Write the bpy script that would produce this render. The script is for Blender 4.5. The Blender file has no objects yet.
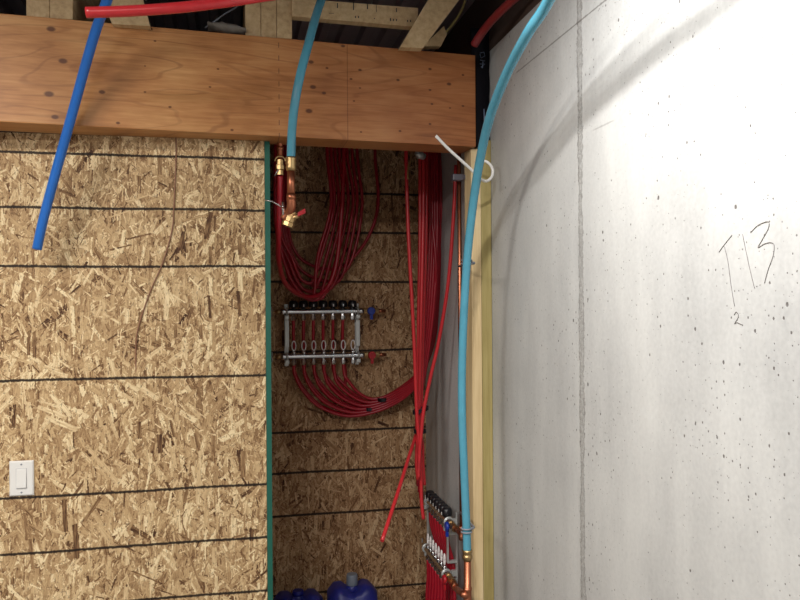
import bpy, bmesh, math, random
from mathutils import Vector, Matrix
random.seed(7)
S = bpy.context.scene
COL = S.collection
PI = math.pi

# ------------------------------------------------------------------ camera
F = 780.0
YAW = math.atan(0.2107)
ROLL = 0.007
fw = Vector((math.sin(YAW), math.cos(YAW), 0))
rt0 = Vector((math.cos(YAW), -math.sin(YAW), 0))
up0 = Vector((0, 0, 1))
rt = (rt0 - ROLL * up0).normalized()
up = (up0 + ROLL * rt0).normalized()
cam = bpy.data.cameras.new('camera')
cam.sensor_width = 36.0
cam.lens = 36.0 * F / 800.0
cam.clip_start = 0.01
co = bpy.data.objects.new('camera', cam)
COL.objects.link(co)
m = Matrix.Identity(4)
for i in range(3):
    m[i][0] = rt[i]; m[i][1] = up[i]; m[i][2] = -fw[i]
co.matrix_world = m
S.camera = co

def ray(px, py):
    return fw + rt * ((px - 400) / F) + up * ((300 - py) / F)
def PY(px, py, Y):
    d = ray(px, py); return d * (Y / d.y)
def PX(px, py, X):
    d = ray(px, py); return d * (X / d.x)

# ------------------------------------------------------------------ node helpers
class NT:
    def __init__(s, name):
        s.mat = bpy.data.materials.new(name); s.mat.use_nodes = True
        s.t = s.mat.node_tree; s.b = s.t.nodes['Principled BSDF']
    def n(s, typ, **kw):
        x = s.t.nodes.new(typ)
        for k, v in kw.items(): setattr(x, k, v)
        return x
    def l(s, a, b): s.t.links.new(a, b)
    def put(s, sock, v):
        if hasattr(v, 'links') or isinstance(v, bpy.types.NodeSocket): s.l(v, sock)
        else: sock.default_value = v
    def math(s, op, a, b=None, c=None, clamp=False):
        x = s.n('ShaderNodeMath', operation=op, use_clamp=clamp)
        s.put(x.inputs[0], a)
        if b is not None: s.put(x.inputs[1], b)
        if c is not None: s.put(x.inputs[2], c)
        return x.outputs[0]
    def vmath(s, op, a, b=None):
        x = s.n('ShaderNodeVectorMath', operation=op)
        s.put(x.inputs[0], a)
        if b is not None: s.put(x.inputs[1], b)
        return x.outputs['Value'] if op in ('DISTANCE', 'LENGTH', 'DOT_PRODUCT') else x.outputs[0]
    def mix(s, f, a, b, blend='MIX'):
        x = s.n('ShaderNodeMix', data_type='RGBA', blend_type=blend)
        s.put(x.inputs[0], f); s.put(x.inputs[6], a); s.put(x.inputs[7], b)
        return x.outputs[2]
    def fmix(s, f, a, b):
        x = s.n('ShaderNodeMix', data_type='FLOAT')
        s.put(x.inputs[0], f); s.put(x.inputs[2], a); s.put(x.inputs[3], b)
        return x.outputs[0]
    def noise(s, vec, scale, detail=2, rough=.5, dist=0.0, out=0):
        x = s.n('ShaderNodeTexNoise'); s.put(x.inputs['Vector'], vec)
        x.inputs['Scale'].default_value = scale; x.inputs['Detail'].default_value = detail
        x.inputs['Roughness'].default_value = rough; x.inputs['Distortion'].default_value = dist
        return x.outputs[out]
    def ramp(s, f, stops, interp='LINEAR'):
        x = s.n('ShaderNodeValToRGB'); s.l(f, x.inputs[0])
        x.color_ramp.interpolation = interp
        e = x.color_ramp.elements
        while len(e) < len(stops): e.new(.5)
        for i, (p, c) in enumerate(stops):
            e[i].position = p
            e[i].color = (c, c, c, 1) if isinstance(c, (int, float)) else (*c, 1)
        return x.outputs[0]
    def obj(s):
        return s.n('ShaderNodeTexCoord').outputs['Object']
    def scale(s, v, k):
        x = s.n('ShaderNodeMapping'); s.l(v, x.inputs[0]); x.inputs['Scale'].default_value = k
        return x.outputs[0]
    def sstep(s, v, a, b):
        x = s.n('ShaderNodeMapRange', interpolation_type='SMOOTHSTEP')
        s.put(x.inputs[0], v); x.inputs[1].default_value = a; x.inputs[2].default_value = b
        return x.outputs[0]
    def bump(s, h, strength=.5, dist=.002):
        x = s.n('ShaderNodeBump'); s.l(h, x.inputs['Height'])
        x.inputs['Strength'].default_value = strength; x.inputs['Distance'].default_value = dist
        s.l(x.outputs[0], s.b.inputs['Normal'])
    def base(s, c): s.put(s.b.inputs['Base Color'], c if not isinstance(c, tuple) else (*c, 1))

def lin(r, g, b):
    f = lambda c: ((c / 255 + .055) / 1.055) ** 2.4 if c > 10 else c / 255 / 12.92
    return (f(r), f(g), f(b))

def simple(name, c, rough=.5, metal=0.0, var=.12, vscale=30, sub=0.0, bump=0.0):
    """a plain surface with slight noise in tone and gloss"""
    t = NT(name); o = t.obj()
    n = t.noise(o, vscale, 3)
    k = t.math('MULTIPLY_ADD', n, 2 * var, 1 - var)
    cc = t.n('ShaderNodeVectorMath', operation='SCALE'); cc.inputs[0].default_value = c
    t.l(k, cc.inputs['Scale']); t.l(cc.outputs[0], t.b.inputs['Base Color'])
    t.b.inputs['Roughness'].default_value = rough
    t.b.inputs['Metallic'].default_value = metal
    if sub:
        t.b.inputs['Subsurface Weight'].default_value = sub
        t.b.inputs['Subsurface Scale'].default_value = .01
    if bump: t.bump(n, bump, .001)
    return t.mat

# ------------------------------------------------------------------ OSB
def osb_layer_group():
    g = bpy.data.node_groups.new('strand_layer', 'ShaderNodeTree')
    I = g.interface
    I.new_socket('Vector', in_out='INPUT', socket_type='NodeSocketVector')
    for nme in ('Scale', 'Length', 'Width', 'Prev', 'PrevH'):
        I.new_socket(nme, in_out='INPUT', socket_type='NodeSocketFloat')
    I.new_socket('Offset', in_out='INPUT', socket_type='NodeSocketVector')
    for nme in ('Tone', 'Height'):
        I.new_socket(nme, in_out='OUTPUT', socket_type='NodeSocketFloat')
    N = g.nodes; L = g.links
    gi = N.new('NodeGroupInput'); go = N.new('NodeGroupOutput')
    def M(op, a, b=None, c=None, clamp=False):
        x = N.new('ShaderNodeMath'); x.operation = op; x.use_clamp = clamp
        for i, v in enumerate((a, b, c)):
            if v is None: continue
            if isinstance(v, (int, float)): x.inputs[i].default_value = v
            else: L.new(v, x.inputs[i])
        return x.outputs[0]
    add = N.new('ShaderNodeVectorMath'); add.operation = 'ADD'
    # each layer starts from the one below, so that the renderer works through them one after the other
    seq = N.new('ShaderNodeVectorMath'); seq.operation = 'MULTIPLY_ADD'
    L.new(gi.outputs['PrevH'], seq.inputs[0]); seq.inputs[1].default_value = (1e-7, 1e-7, 1e-7); L.new(gi.outputs['Vector'], seq.inputs[2])
    L.new(seq.outputs[0], add.inputs[0]); L.new(gi.outputs['Offset'], add.inputs[1])
    v = N.new('ShaderNodeTexVoronoi'); v.voronoi_dimensions = '2D'; v.feature = 'F1'
    v.inputs['Randomness'].default_value = .9
    L.new(add.outputs[0], v.inputs['Vector']); L.new(gi.outputs['Scale'], v.inputs['Scale'])
    sub = N.new('ShaderNodeVectorMath'); sub.operation = 'SUBTRACT'
    L.new(add.outputs[0], sub.inputs[0]); L.new(v.outputs['Position'], sub.inputs[1])
    sep = N.new('ShaderNodeSeparateColor'); L.new(v.outputs['Color'], sep.inputs[0])
    r, gg, b = sep.outputs
    sr = M('MULTIPLY_ADD', r, 2.0, -1.0)
    ang = M('MULTIPLY_ADD', M('MULTIPLY', sr, M('ABSOLUTE', sr)), 1.35, 1.5708)
    rot = N.new('ShaderNodeVectorRotate'); rot.rotation_type = 'Z_AXIS'
    L.new(sub.outputs[0], rot.inputs['Vector']); L.new(ang, rot.inputs['Angle'])
    sx = N.new('ShaderNodeSeparateXYZ'); L.new(rot.outputs[0], sx.inputs[0])
    cb = N.new('ShaderNodeCombineXYZ')
    L.new(M('MULTIPLY', sx.outputs[0], 25.0), cb.inputs[0]); L.new(M('MULTIPLY', sx.outputs[1], 420.0), cb.inputs[1])
    L.new(M('MULTIPLY', r, 37.0), cb.inputs[2])
    gn = N.new('ShaderNodeTexNoise'); gn.inputs['Scale'].default_value = 1.0; gn.inputs['Detail'].default_value = 1
    L.new(cb.outputs[0], gn.inputs['Vector'])
    rg = N.new('ShaderNodeTexNoise'); rg.inputs['Scale'].default_value = 160; rg.inputs['Detail'].default_value = 1
    L.new(add.outputs[0], rg.inputs['Vector'])
    rag = M('MULTIPLY_ADD', rg.outputs[0], .006, -.003)
    ax = M('ADD', M('ABSOLUTE', sx.outputs[0]), M('MULTIPLY', rag, 2.0))
    ay = M('ADD', M('ABSOLUTE', sx.outputs[1]), rag)
    hl = M('MULTIPLY', gi.outputs['Length'], M('MULTIPLY_ADD', gg, .6, .4))
    hw = M('MULTIPLY', gi.outputs['Width'], M('MULTIPLY_ADD', b, .7, .3))
    inx = M('MULTIPLY', M('SUBTRACT', hl, ax), 900.0, clamp=True)
    iny = M('MULTIPLY', M('SUBTRACT', hw, ay), 900.0, clamp=True)
    mask = M('MULTIPLY', inx, iny)
    tone = M('FRACT', M('MULTIPLY', M('ADD', M('MULTIPLY', gg, 7.13), M('MULTIPLY', b, 5.71)), 3.3))
    tone = M('POWER', tone, .75)
    t2 = M('ADD', tone, M('MULTIPLY_ADD', gn.outputs[0], .8, -.4))
    # darkened glue line at the strand's long edge
    m1 = N.new('ShaderNodeMix'); L.new(mask, m1.inputs[0]); L.new(gi.outputs['Prev'], m1.inputs[2]); L.new(t2, m1.inputs[3])
    L.new(m1.outputs[0], go.inputs['Tone'])
    m2 = N.new('ShaderNodeMix'); L.new(mask, m2.inputs[0]); L.new(gi.outputs['PrevH'], m2.inputs[2])
    hh = M('ADD', M('MULTIPLY', tone, .5), M('MULTIPLY_ADD', gn.outputs[0], .3, M('MULTIPLY', sx.outputs[1], 25.0)))
    L.new(hh, m2.inputs[3])
    L.new(m2.outputs[0], go.inputs['Height'])
    return g
LAYER = osb_layer_group()

def osb_mat(name, lines, axis='X', seed=0.0, gain=1.06, tint=(.97, 1, 1.0), wide=.0046):
    t = NT(name); o = t.obj()
    sp = t.n('ShaderNodeSeparateXYZ'); t.l(o, sp.inputs[0])
    cb = t.n('ShaderNodeCombineXYZ')
    t.l(sp.outputs[0 if axis == 'X' else 1], cb.inputs[0]); t.l(sp.outputs[2], cb.inputs[1])
    p = cb.outputs[0]
    base = t.noise(t.scale(p, (60, 25, 1)), 1.0, 3, .7)
    prev = t.math('MULTIPLY_ADD', base, 1.4, -.35); ph = base
    specs = [(26, .026, .007), (17, .036, .009), (24, .026, .006), (13, .046, .011), (12, .048, .012), (22, .030, .0045), (10, .058, .014), (34, .018, .003), (14, .044, .009),
             (26, .022, .0032), (9, .060, .012), (30, .020, .003), (11, .050, .010), (42, .015, .0022), (8.5, .056, .008), (18, .030, .004), (7.5, .060, .0095)]
    for i, (sc, ln, w) in enumerate(specs):
        g = t.n('ShaderNodeGroup'); g.node_tree = LAYER
        t.l(p, g.inputs['Vector'])
        g.inputs['Scale'].default_value = sc * (1 + .07 * math.sin(i * 3.1)); g.inputs['Length'].default_value = ln; g.inputs['Width'].default_value = w
        g.inputs['Offset'].default_value = (seed + i * 3.717, i * 1.931 + seed * .37, 0)
        t.put(g.inputs['Prev'], prev); t.put(g.inputs['PrevH'], ph)
        prev, ph = g.outputs['Tone'], g.outputs['Height']
    big = t.noise(p, 7, 2)
    tone = t.math('ADD', prev, t.math('MULTIPLY_ADD', big, .35, -.175))
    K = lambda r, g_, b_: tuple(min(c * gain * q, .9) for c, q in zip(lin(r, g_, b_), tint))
    col = t.ramp(tone, [(0.0, K(70, 44, 30)), (.14, K(128, 94, 64)), (.34, K(170, 136, 98)), (.6, K(196, 163, 121)), (.82, K(214, 184, 142)), (1.0, K(240, 216, 174))])
    # thin dark checks between strands
    ck = t.noise(t.scale(p, (110, 55, 1)), 1.0, 4, .75)
    col = t.mix(t.math('MULTIPLY', t.sstep(ck, .55, .64), .68), col, (*K(84, 54, 38), 1))
    wob = t.math('MULTIPLY_ADD', t.noise(p, 2.0, 1), .012, -.006)
    z = t.math('ADD', sp.outputs[2], wob)
    d = None
    for L_ in lines:
        q = t.math('ABSOLUTE', t.math('SUBTRACT', z, L_))
        d = q if d is None else t.math('MINIMUM', d, q)
    fz = t.noise(t.scale(p, (95, 95, 1)), 1.0, 3, .7)
    d = t.math('ADD', d, t.math('MULTIPLY_ADD', fz, .010, -.005))
    lm = t.math('SUBTRACT', 1.0, t.sstep(d, wide * .6, wide * 1.35))
    col = t.mix(t.math('MULTIPLY', lm, .96), col, (.016, .010, .008, 1))
    t.base(col)
    t.b.inputs['Roughness'].default_value = .62
    t.b.inputs['Specular IOR Level'].default_value = .22
    t.bump(ph, .7, .002)
    return t.mat

# ------------------------------------------------------------------ other materials
def concrete_mat(name, seam_y=None, hseams=(), gain=1.0):
    t = NT(name); o = t.obj()
    a = t.noise(o, 1.3, 4, .6); b = t.noise(t.scale(o, (7, 7, 1.6)), 1.0, 4, .6); c = t.noise(o, 90, 2)
    v = t.math('ADD', t.math('MULTIPLY', a, .5), t.math('MULTIPLY_ADD', b, .35, t.math('MULTIPLY', c, .15)))
    col = t.ramp(v, [(.33, tuple(x * gain for x in lin(156, 156, 155))), (.5, tuple(x * gain for x in lin(180, 180, 178))), (.66, tuple(x * gain for x in lin(198, 198, 195)))])
    h = t.math('MULTIPLY', t.noise(o, 14, 4, .6), .5)
    dens = t.noise(o, 3.6, 3)
    s3 = t.n('ShaderNodeSeparateXYZ'); t.l(o, s3.inputs[0])
    c3 = t.n('ShaderNodeCombineXYZ'); t.l(t.math('ADD', s3.outputs[1], s3.outputs[0]), c3.inputs[0]); t.l(t.math('MULTIPLY', s3.outputs[2], .8), c3.inputs[1])
    rag = t.math('MULTIPLY_ADD', t.noise(o, 300, 1), .0016, -.0008)
    pitm = None
    for sc, r0, p in ((21, .0046, .34), (40, .0034, .38), (80, .0021, .36)):
        vo = t.n('ShaderNodeTexVoronoi', voronoi_dimensions='2D'); vo.inputs['Scale'].default_value = sc; vo.inputs['Randomness'].default_value = 1
        t.l(c3.outputs[0], vo.inputs['Vector'])
        se = t.n('ShaderNodeSeparateColor'); t.l(vo.outputs['Color'], se.inputs[0])
        k_ = t.math('DIVIDE', t.math('SUBTRACT', t.math('ADD', se.outputs[0], t.math('MULTIPLY_ADD', dens, .9, -.45)), 1 - p), p, clamp=True)
        k_ = t.math('MULTIPLY', k_, t.math('MULTIPLY_ADD', se.outputs[1], .75, .25))
        rad = t.math('MULTIPLY', k_, r0)
        dist = t.math('ADD', t.math('DIVIDE', vo.outputs['Distance'], sc), rag)
        pm = t.math('MULTIPLY', t.math('SUBTRACT', rad, dist), 1600.0, clamp=True)
        pitm = pm if pitm is None else t.math('MAXIMUM', pitm, pm)
    col = t.mix(t.math('MULTIPLY', pitm, .85), col, (.09, .08, .075, 1))
    h = t.math('SUBTRACT', h, t.math('MULTIPLY', pitm, 2.0))
    sp = t.n('ShaderNodeSeparateXYZ'); t.l(o, sp.inputs[0])
    if seam_y is not None:
        w = t.math('MULTIPLY_ADD', t.noise(o, 55, 4, .7), .034, -.017)
        w2 = t.math('MULTIPLY_ADD', t.noise(o, 3.1, 1), .012, -.006)
        d = t.math('ABSOLUTE', t.math('ADD', t.math('SUBTRACT', sp.outputs[1], seam_y), w2))
        wd = t.math('MULTIPLY_ADD', t.noise(t.scale(o, (0, 0, 1)), 5.0, 2), .028, -.002)
        m1 = t.math('SUBTRACT', 1.0, t.sstep(t.math('ADD', t.math('SUBTRACT', d, wd), w), -.004, .008))
        grit = t.sstep(t.noise(o, 130, 3, .8), .38, .62)
        col = t.mix(t.math('MULTIPLY', m1, t.math('MULTIPLY_ADD', grit, .42, .12)), col, (.20, .185, .17, 1))
        e = t.math('ABSOLUTE', t.math('ADD', t.math('SUBTRACT', d, wd), t.math('MULTIPLY', w, 1.0)))
        m2 = t.math('SUBTRACT', 1.0, t.sstep(e, .0008, .004))
        col = t.mix(t.math('MULTIPLY', m2, .42), col, (.12, .11, .10, 1))
        h = t.math('ADD', h, t.math('MULTIPLY', m1, t.math('MULTIPLY', grit, 2.2)))
    for (zz, y0, y1, wdt, k) in hseams:
        q = t.math('ABSOLUTE', t.math('SUBTRACT', sp.outputs[2], zz))
        q = t.math('ADD', q, t.math('MULTIPLY_ADD', t.noise(o, 60, 2), .004, -.002))
        mm = t.math('SUBTRACT', 1.0, t.sstep(q, wdt * .4, wdt))
        mm = t.math('MULTIPLY', mm, t.math('MULTIPLY', t.sstep(sp.outputs[1], y0, y0 + .04), t.math('SUBTRACT', 1.0, t.sstep(sp.outputs[1], y1 - .04, y1))))
        col = t.mix(t.math('MULTIPLY', mm, k), col, (.13, .12, .11, 1))
    t.base(col)
    t.b.inputs['Roughness'].default_value = .5
    t.b.inputs['Specular IOR Level'].default_value = .4
    t.bump(h, .5, .0015)
    return t.mat

def lvl_mat():
    t = NT('laminated_beam_wood'); o = t.obj()
    s_ = t.scale(o, (.8, .5, 5.5))
    warp = t.noise(s_, 1.5, 2, .35, .5)
    rings = t.math('FRACT', t.math('MULTIPLY', warp, 9.0))
    line = t.math('SUBTRACT', 1.0, t.sstep(t.math('ABSOLUTE', t.math('SUBTRACT', rings, .5)), .02, .10))
    line = t.math('MULTIPLY', line, t.noise(o, 4, 2))
    fib = t.noise(t.scale(o, (5, 60, 90)), 1.0, 4, .6)
    blot = t.noise(t.scale(o, (2.0, 1, 4)), 2.0, 3)
    v = t.math('ADD', t.math('MULTIPLY', fib, .45), t.math('MULTIPLY', blot, .6))
    col = t.ramp(v, [(.30, lin(150, 96, 54)), (.5, lin(188, 130, 78)), (.72, lin(214, 162, 106))])
    col = t.mix(t.math('MULTIPLY', line, .55), col, (*lin(118, 66, 36), 1))
    sp = t.n('ShaderNodeSeparateXYZ'); t.l(o, sp.inputs[0])
    bx = t.BX if hasattr(t, 'BX') else None
    return t, o, sp, col

# meshes ------------------------------------------------------------
class MB:
    def __init__(s): s.bm = bmesh.new(); s.mats = []
    def mi(s, mat):
        if mat not in s.mats: s.mats.append(mat)
        return s.mats.index(mat)
    def hexa(s, c, mat=None, bev=0):
        """eight corners: bottom ring then top ring"""
        vs = [s.bm.verts.new(v) for v in c]; k = s.mi(mat)
        for f in ((0, 3, 2, 1), (4, 5, 6, 7), (0, 1, 5, 4), (1, 2, 6, 5), (2, 3, 7, 6), (3, 0, 4, 7)):
            fc = s.bm.faces.new([vs[i] for i in f]); fc.material_index = k
        if bev:
            es = list({e for v in vs for e in v.link_edges})
            bmesh.ops.bevel(s.bm, geom=es, offset=bev, segments=2, affect='EDGES', profile=.6)
        return s
    def box(s, a, b, mat=None, bev=0):
        x0, y0, z0 = [min(p, q) for p, q in zip(a, b)]; x1, y1, z1 = [max(p, q) for p, q in zip(a, b)]
        return s.hexa([(x0, y0, z0), (x1, y0, z0), (x1, y1, z0), (x0, y1, z0), (x0, y0, z1), (x1, y0, z1), (x1, y1, z1), (x0, y1, z1)], mat, bev)
    def rings(s, rs, mat=None, closed_ends=True, smooth=True, loop=False):
        k = s.mi(mat); prev = None; R = []
        for r in rs: R.append([s.bm.verts.new(p) for p in r])
        n = len(R[0]); seq = list(zip(R, R[1:]))
        if loop: seq.append((R[-1], R[0]))
        for a, b in seq:
            for i in range(n):
                f = s.bm.faces.new((a[i], a[(i + 1) % n], b[(i + 1) % n], b[i])); f.smooth = smooth; f.material_index = k
        if closed_ends and not loop:
            f = s.bm.faces.new(R[0][::-1]); f.material_index = k
            f = s.bm.faces.new(R[-1]); f.material_index = k
        return s
    def lathe(s, p0, p1, prof, mat=None, n=16):
        """prof: (fraction along p0-p1, radius)"""
        p0 = Vector(p0); p1 = Vector(p1); d = (p1 - p0); u = d.orthogonal().normalized(); w = d.normalized().cross(u)
        rs = []
        for t_, r in prof:
            c = p0 + d * t_
            rs.append([c + (u * math.cos(2 * PI * i / n) + w * math.sin(2 * PI * i / n)) * r for i in range(n)])
        return s.rings(rs, mat, smooth=(n > 8))
    def cyl(s, p0, p1, r, mat=None, n=16): return s.lathe(p0, p1, [(0, r), (1, r)], mat, n)
    def sweep(s, pts, r, mat=None, n=10, bore=0.0):
        pts = [Vector(p) for p in pts]
        T = []
        for i in range(len(pts)):
            a = pts[max(0, i - 1)]; b = pts[min(len(pts) - 1, i + 1)]; T.append((b - a).normalized())
        u = T[0].orthogonal().normalized(); rs = []
        def ring(c, t_, u, rr): 
            w = t_.cross(u)
            return [c + (u * math.cos(2 * PI * i / n) + w * math.sin(2 * PI * i / n)) * rr for i in range(n)]
        us = []
        for c, t_ in zip(pts, T):
            u = (u - t_ * u.dot(t_)).normalized(); us.append(u)
            rs.append(ring(c, t_, u, r))
        if bore:
            rs.append(ring(pts[-1], T[-1], us[-1], r * bore)); rs.append(ring(pts[-1] - T[-1] * r * 2.5, T[-1], us[-1], r * bore * .97))
            rs.insert(0, ring(pts[0], T[0], us[0], r * bore)); rs.insert(0, ring(pts[0] + T[0] * r * 2.5, T[0], us[0], r * bore * .97))
        return s.rings(rs, mat)
    def torus(s, c, ax, R, r, mat=None, n=20, k=8, a0=0, a1=2 * PI, ref=None):
        ax = Vector(ax).normalized(); u = Vector(ref).normalized() if ref else ax.orthogonal().normalized(); w = ax.cross(u); c = Vector(c)
        full = abs(a1 - a0 - 2 * PI) < 1e-6; rs = []
        for i in range(n if full else n + 1):
            a = a0 + (a1 - a0) * i / n; d = u * math.cos(a) + w * math.sin(a)
            rs.append([c + d * R + (d * math.cos(2 * PI * j / k) + ax * math.sin(2 * PI * j / k)) * r for j in range(k)])
        return s.rings(rs, mat, loop=full)
    def build(s, name, mat=None, parent=None, loc=None, **tags):
        bmesh.ops.recalc_face_normals(s.bm, faces=s.bm.faces[:])
        me = bpy.data.meshes.new(name); s.bm.to_mesh(me); s.bm.free()
        ms = [mat] if mat else s.mats
        for q in ms: me.materials.append(q)
        if mat:
            for p in me.polygons: p.material_index = 0
        o = bpy.data.objects.new(name, me); COL.objects.link(o)
        if parent: o.parent = parent
        if loc is not None:
            me.transform(Matrix.Translation(-Vector(loc))); o.location = loc
        for k, v in tags.items(): o[k] = v
        return o

def empty(name, loc, label, cat, group=None):
    o = bpy.data.objects.new(name, None); COL.objects.link(o); o.location = loc; o.empty_display_size = .05
    o['label'] = label; o['category'] = cat
    if group: o['group'] = group
    return o

def spline(pts, n=8):
    """Catmull-Rom through the points"""
    P = [Vector(p) for p in pts]; P = [P[0] * 2 - P[1]] + P + [P[-1] * 2 - P[-2]]; out = []
    for i in range(1, len(P) - 2):
        a, b, c, d = P[i - 1:i + 3]
        for k in range(n):
            t_ = k / n
            out.append(.5 * ((2 * b) + (c - a) * t_ + (2 * a - 5 * b + 4 * c - d) * t_ ** 2 + (3 * b - a - 3 * c + d) * t_ ** 3))
    out.append(P[-2]); return out

# ------------------------------------------------------------------ key dimensions
D = 2.86                      # plane of the strand-board wall
YB = 3.95                     # back of the alcove
XC = PY(493, 400, D).x        # face of the concrete wall
FLOOR, CEIL = -1.75, 1.26
ZB = PY(0, 132, D).z          # underside of the beam
XG = PY(266, 400, D).x        # end of the strand-board wall
XG1 = PY(271.5, 400, D).x

# ------------------------------------------------------------------ shared materials
M = {}
M['osb'] = osb_mat('strand_board_front', [PY(135, y, D).z for y in (155.6, 208.5, 266.3, 378, 491.5, 546, 601)], seed=2.3)
M['osb_back'] = osb_mat('strand_board_back_shaded', [PY(277, y, YB).z for y in (192, 232, 282, 352, 433, 474, 516.5, 556 + 40)], seed=11.7, gain=.74, tint=(1.08, .96, .92), wide=.0060)  # same board, alcove shade put into the lower gain and browner tint
M['osb_side'] = osb_mat('strand_board_side_shaded', [PY(277, y, YB).z for y in (192, 282, 433)], axis='Y', seed=31.1, gain=.74, tint=(1.08, .96, .92))  # alcove shade painted into this board's colour as well
M['concrete'] = concrete_mat('formed_concrete', PX(581.3, 300, XC).y,
    ((PX(575, 25, XC).z, 1.6, 2.6, .0035, .7), (PX(600, 127, XC).z, PX(617, 120, XC).y, PX(590, 132, XC).y, .003, .35)))
M['concrete_plain'] = concrete_mat('far_concrete', gain=.6)
M['green'] = simple('green_edge_paint', lin(18, 92, 76), .55, var=.2)
M['red'] = simple('red_tube_plastic', lin(158, 18, 36), .33, sub=.05)
M['redlit'] = simple('lit_red_tube_plastic', lin(200, 46, 52), .3, sub=.05)  # lit copy of the red tube plastic, brightness put into the colour
M['shadedred'] = simple('shaded_red_tube_plastic', lin(122, 30, 34), .4)  # red tube plastic darkened in its colour for the shaded corner
M['blue'] = simple('blue_tube_plastic', lin(36, 108, 196), .3)
M['teal'] = simple('light_blue_tube_plastic', lin(80, 148, 170), .25, sub=.05)
M['copper'] = simple('copper', lin(178, 112, 84), .4, 1.0, .25, 60)
M['brass'] = simple('brass', lin(188, 158, 112), .38, 1.0, .15, 60)
M['steel'] = simple('stainless_steel', lin(205, 205, 206), .24, 1.0, .1, 60)
M['zinc'] = simple('galvanised_bracket', lin(196, 198, 196), .42, .6, .1, 60)
M['clear'] = simple('clear_meter_plastic', lin(236, 230, 228), .2)
M['black'] = simple('black_plastic', lin(24, 23, 28), .35)
M['bluehandle'] = simple('blue_handle_plastic', lin(24, 52, 150), .35)
M['redhandle'] = simple('red_handle_plastic', lin(170, 24, 34), .35)
M['white'] = simple('white_plastic', lin(232, 230, 226), .3, var=.02)
M['offwhite'] = simple('offwhite_plastic', lin(196, 195, 196), .35, var=.02)
M['greyplastic'] = simple('grey_plastic', lin(132, 136, 146), .4)
M['darkgrey'] = simple('dark_grey_plastic', lin(84, 82, 92), .4)
M['membrane'] = simple('black_membrane', lin(16, 15, 22), .7)
M['membrane'].node_tree.nodes['Principled BSDF'].inputs['Specular IOR Level'].default_value = .15
M['membranemark'] = simple('faded_membrane_print', lin(100, 112, 134), .6)
M['cable'] = simple('yellow_cable_jacket', lin(176, 156, 96), .5)
M['brown'] = simple('brown_wire_jacket', lin(140, 98, 74), .5)
M['tie'] = simple('black_tie_plastic', lin(22, 20, 26), .5)
M['deck'] = simple('galvanised_deck_steel', lin(150, 142, 150), .5, .15, .15, 8)
M['darkwood'] = simple('dark_sill_wood', lin(66, 50, 42), .8, var=.3, vscale=18)
M['insul'] = simple('grey_fleece', lin(120, 112, 104), .9, var=.3, vscale=20)
M['floor'] = concrete_mat('floor_concrete', gain=.4)
M['pencil'] = simple('pencil_graphite', lin(112, 108, 106), .6)
M['jugblue'] = simple('translucent_blue_jug', lin(34, 40, 124), .42, var=.45, vscale=26, sub=.15)
M['jugcap'] = simple('jug_cap_grey', lin(120, 128, 140), .4)
M['jugcapblue'] = simple('jug_cap_blue', lin(24, 30, 120), .4)

def pine(name, a, b, c, axis=(60, 60, 3)):
    t = NT(name); o = t.obj()
    w = t.noise(t.scale(o, (axis[0] * .2, axis[1] * .2, axis[2] * .2)), 1.0, 1, .5, .1)
    g = t.noise(t.scale(o, axis), 1.0, 4, .65)
    v = t.math('ADD', t.math('MULTIPLY', g, .75), t.math('MULTIPLY', w, .25))
    col = t.ramp(v, [(.25, lin(*a)), (.48, lin(*b)), (.72, lin(*c))])
    kn = t.n('ShaderNodeTexVoronoi'); t.l(t.scale(o, (5.2, 5.2, 2.1)), kn.inputs['Vector']); kn.inputs['Scale'].default_value = 1.0
    km = t.math('SUBTRACT', 1.0, t.sstep(kn.outputs['Distance'], .03, .07))
    col = t.mix(t.math('MULTIPLY', km, .6), col, (*lin(110, 78, 44), 1))
    t.base(col); t.b.inputs['Roughness'].default_value = .6; t.bump(g, .2, .001)
    return t.mat
M['stud'] = pine('pine_stud', (188, 158, 112), (216, 190, 144), (228, 206, 162))
M['treated'] = pine('greenish_stud', (132, 116, 66), (158, 142, 88), (178, 162, 108))
M['joist'] = pine('joist_lumber', (158, 128, 90), (192, 162, 120), (212, 186, 144), (50, 4, 50))

# ------------------------------------------------------------------ room
KS = dict(kind='structure')
MB().box((-3.5, D, FLOOR), (XG, D + .018, ZB)).build('wall_front', M['osb'], label='sheathed strand board wall with dark guide lines', **KS)
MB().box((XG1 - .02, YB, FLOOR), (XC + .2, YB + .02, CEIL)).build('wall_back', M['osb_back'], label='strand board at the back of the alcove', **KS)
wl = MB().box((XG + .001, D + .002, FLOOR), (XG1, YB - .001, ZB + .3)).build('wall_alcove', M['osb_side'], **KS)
MB().box((XG + .001, D - .002, FLOOR), (XG1, D + .0015, ZB - .001)).build('painted_edge', M['green'], wl, label='green painted panel edge')
zs = PX(494, 47, XC).z
wr = MB().box((XC, -3.2, FLOOR), (XC + .2, YB - .001, zs)).build('wall_right', M['concrete'], **KS)
MB().box((XC + .002, -3.2, zs + .001), (XC + .2, YB - .001, zs + .04)).build('trim_1', M['darkwood'], label='dark sill plate on top of the concrete wall', **KS)
MB().box((XC + .03, -3.2, zs + .041), (XC + .2, YB - .001, CEIL)).build('trim_2', M['darkwood'], label='dark rim board above the concrete wall', **KS)
MB().box((-3.7, -3.2, FLOOR - .1), (XC + .2, YB + .02, FLOOR - .001)).build('floor', M['floor'], **KS)
MB().box((-3.7, -3.2, FLOOR), (-3.5, YB, CEIL)).build('wall_left', M['concrete_plain'], **KS)
MB().box((-3.7, -3.4, FLOOR), (XC + .2, -3.2, CEIL)).build('wall_rear', M['concrete_plain'], **KS)
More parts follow.
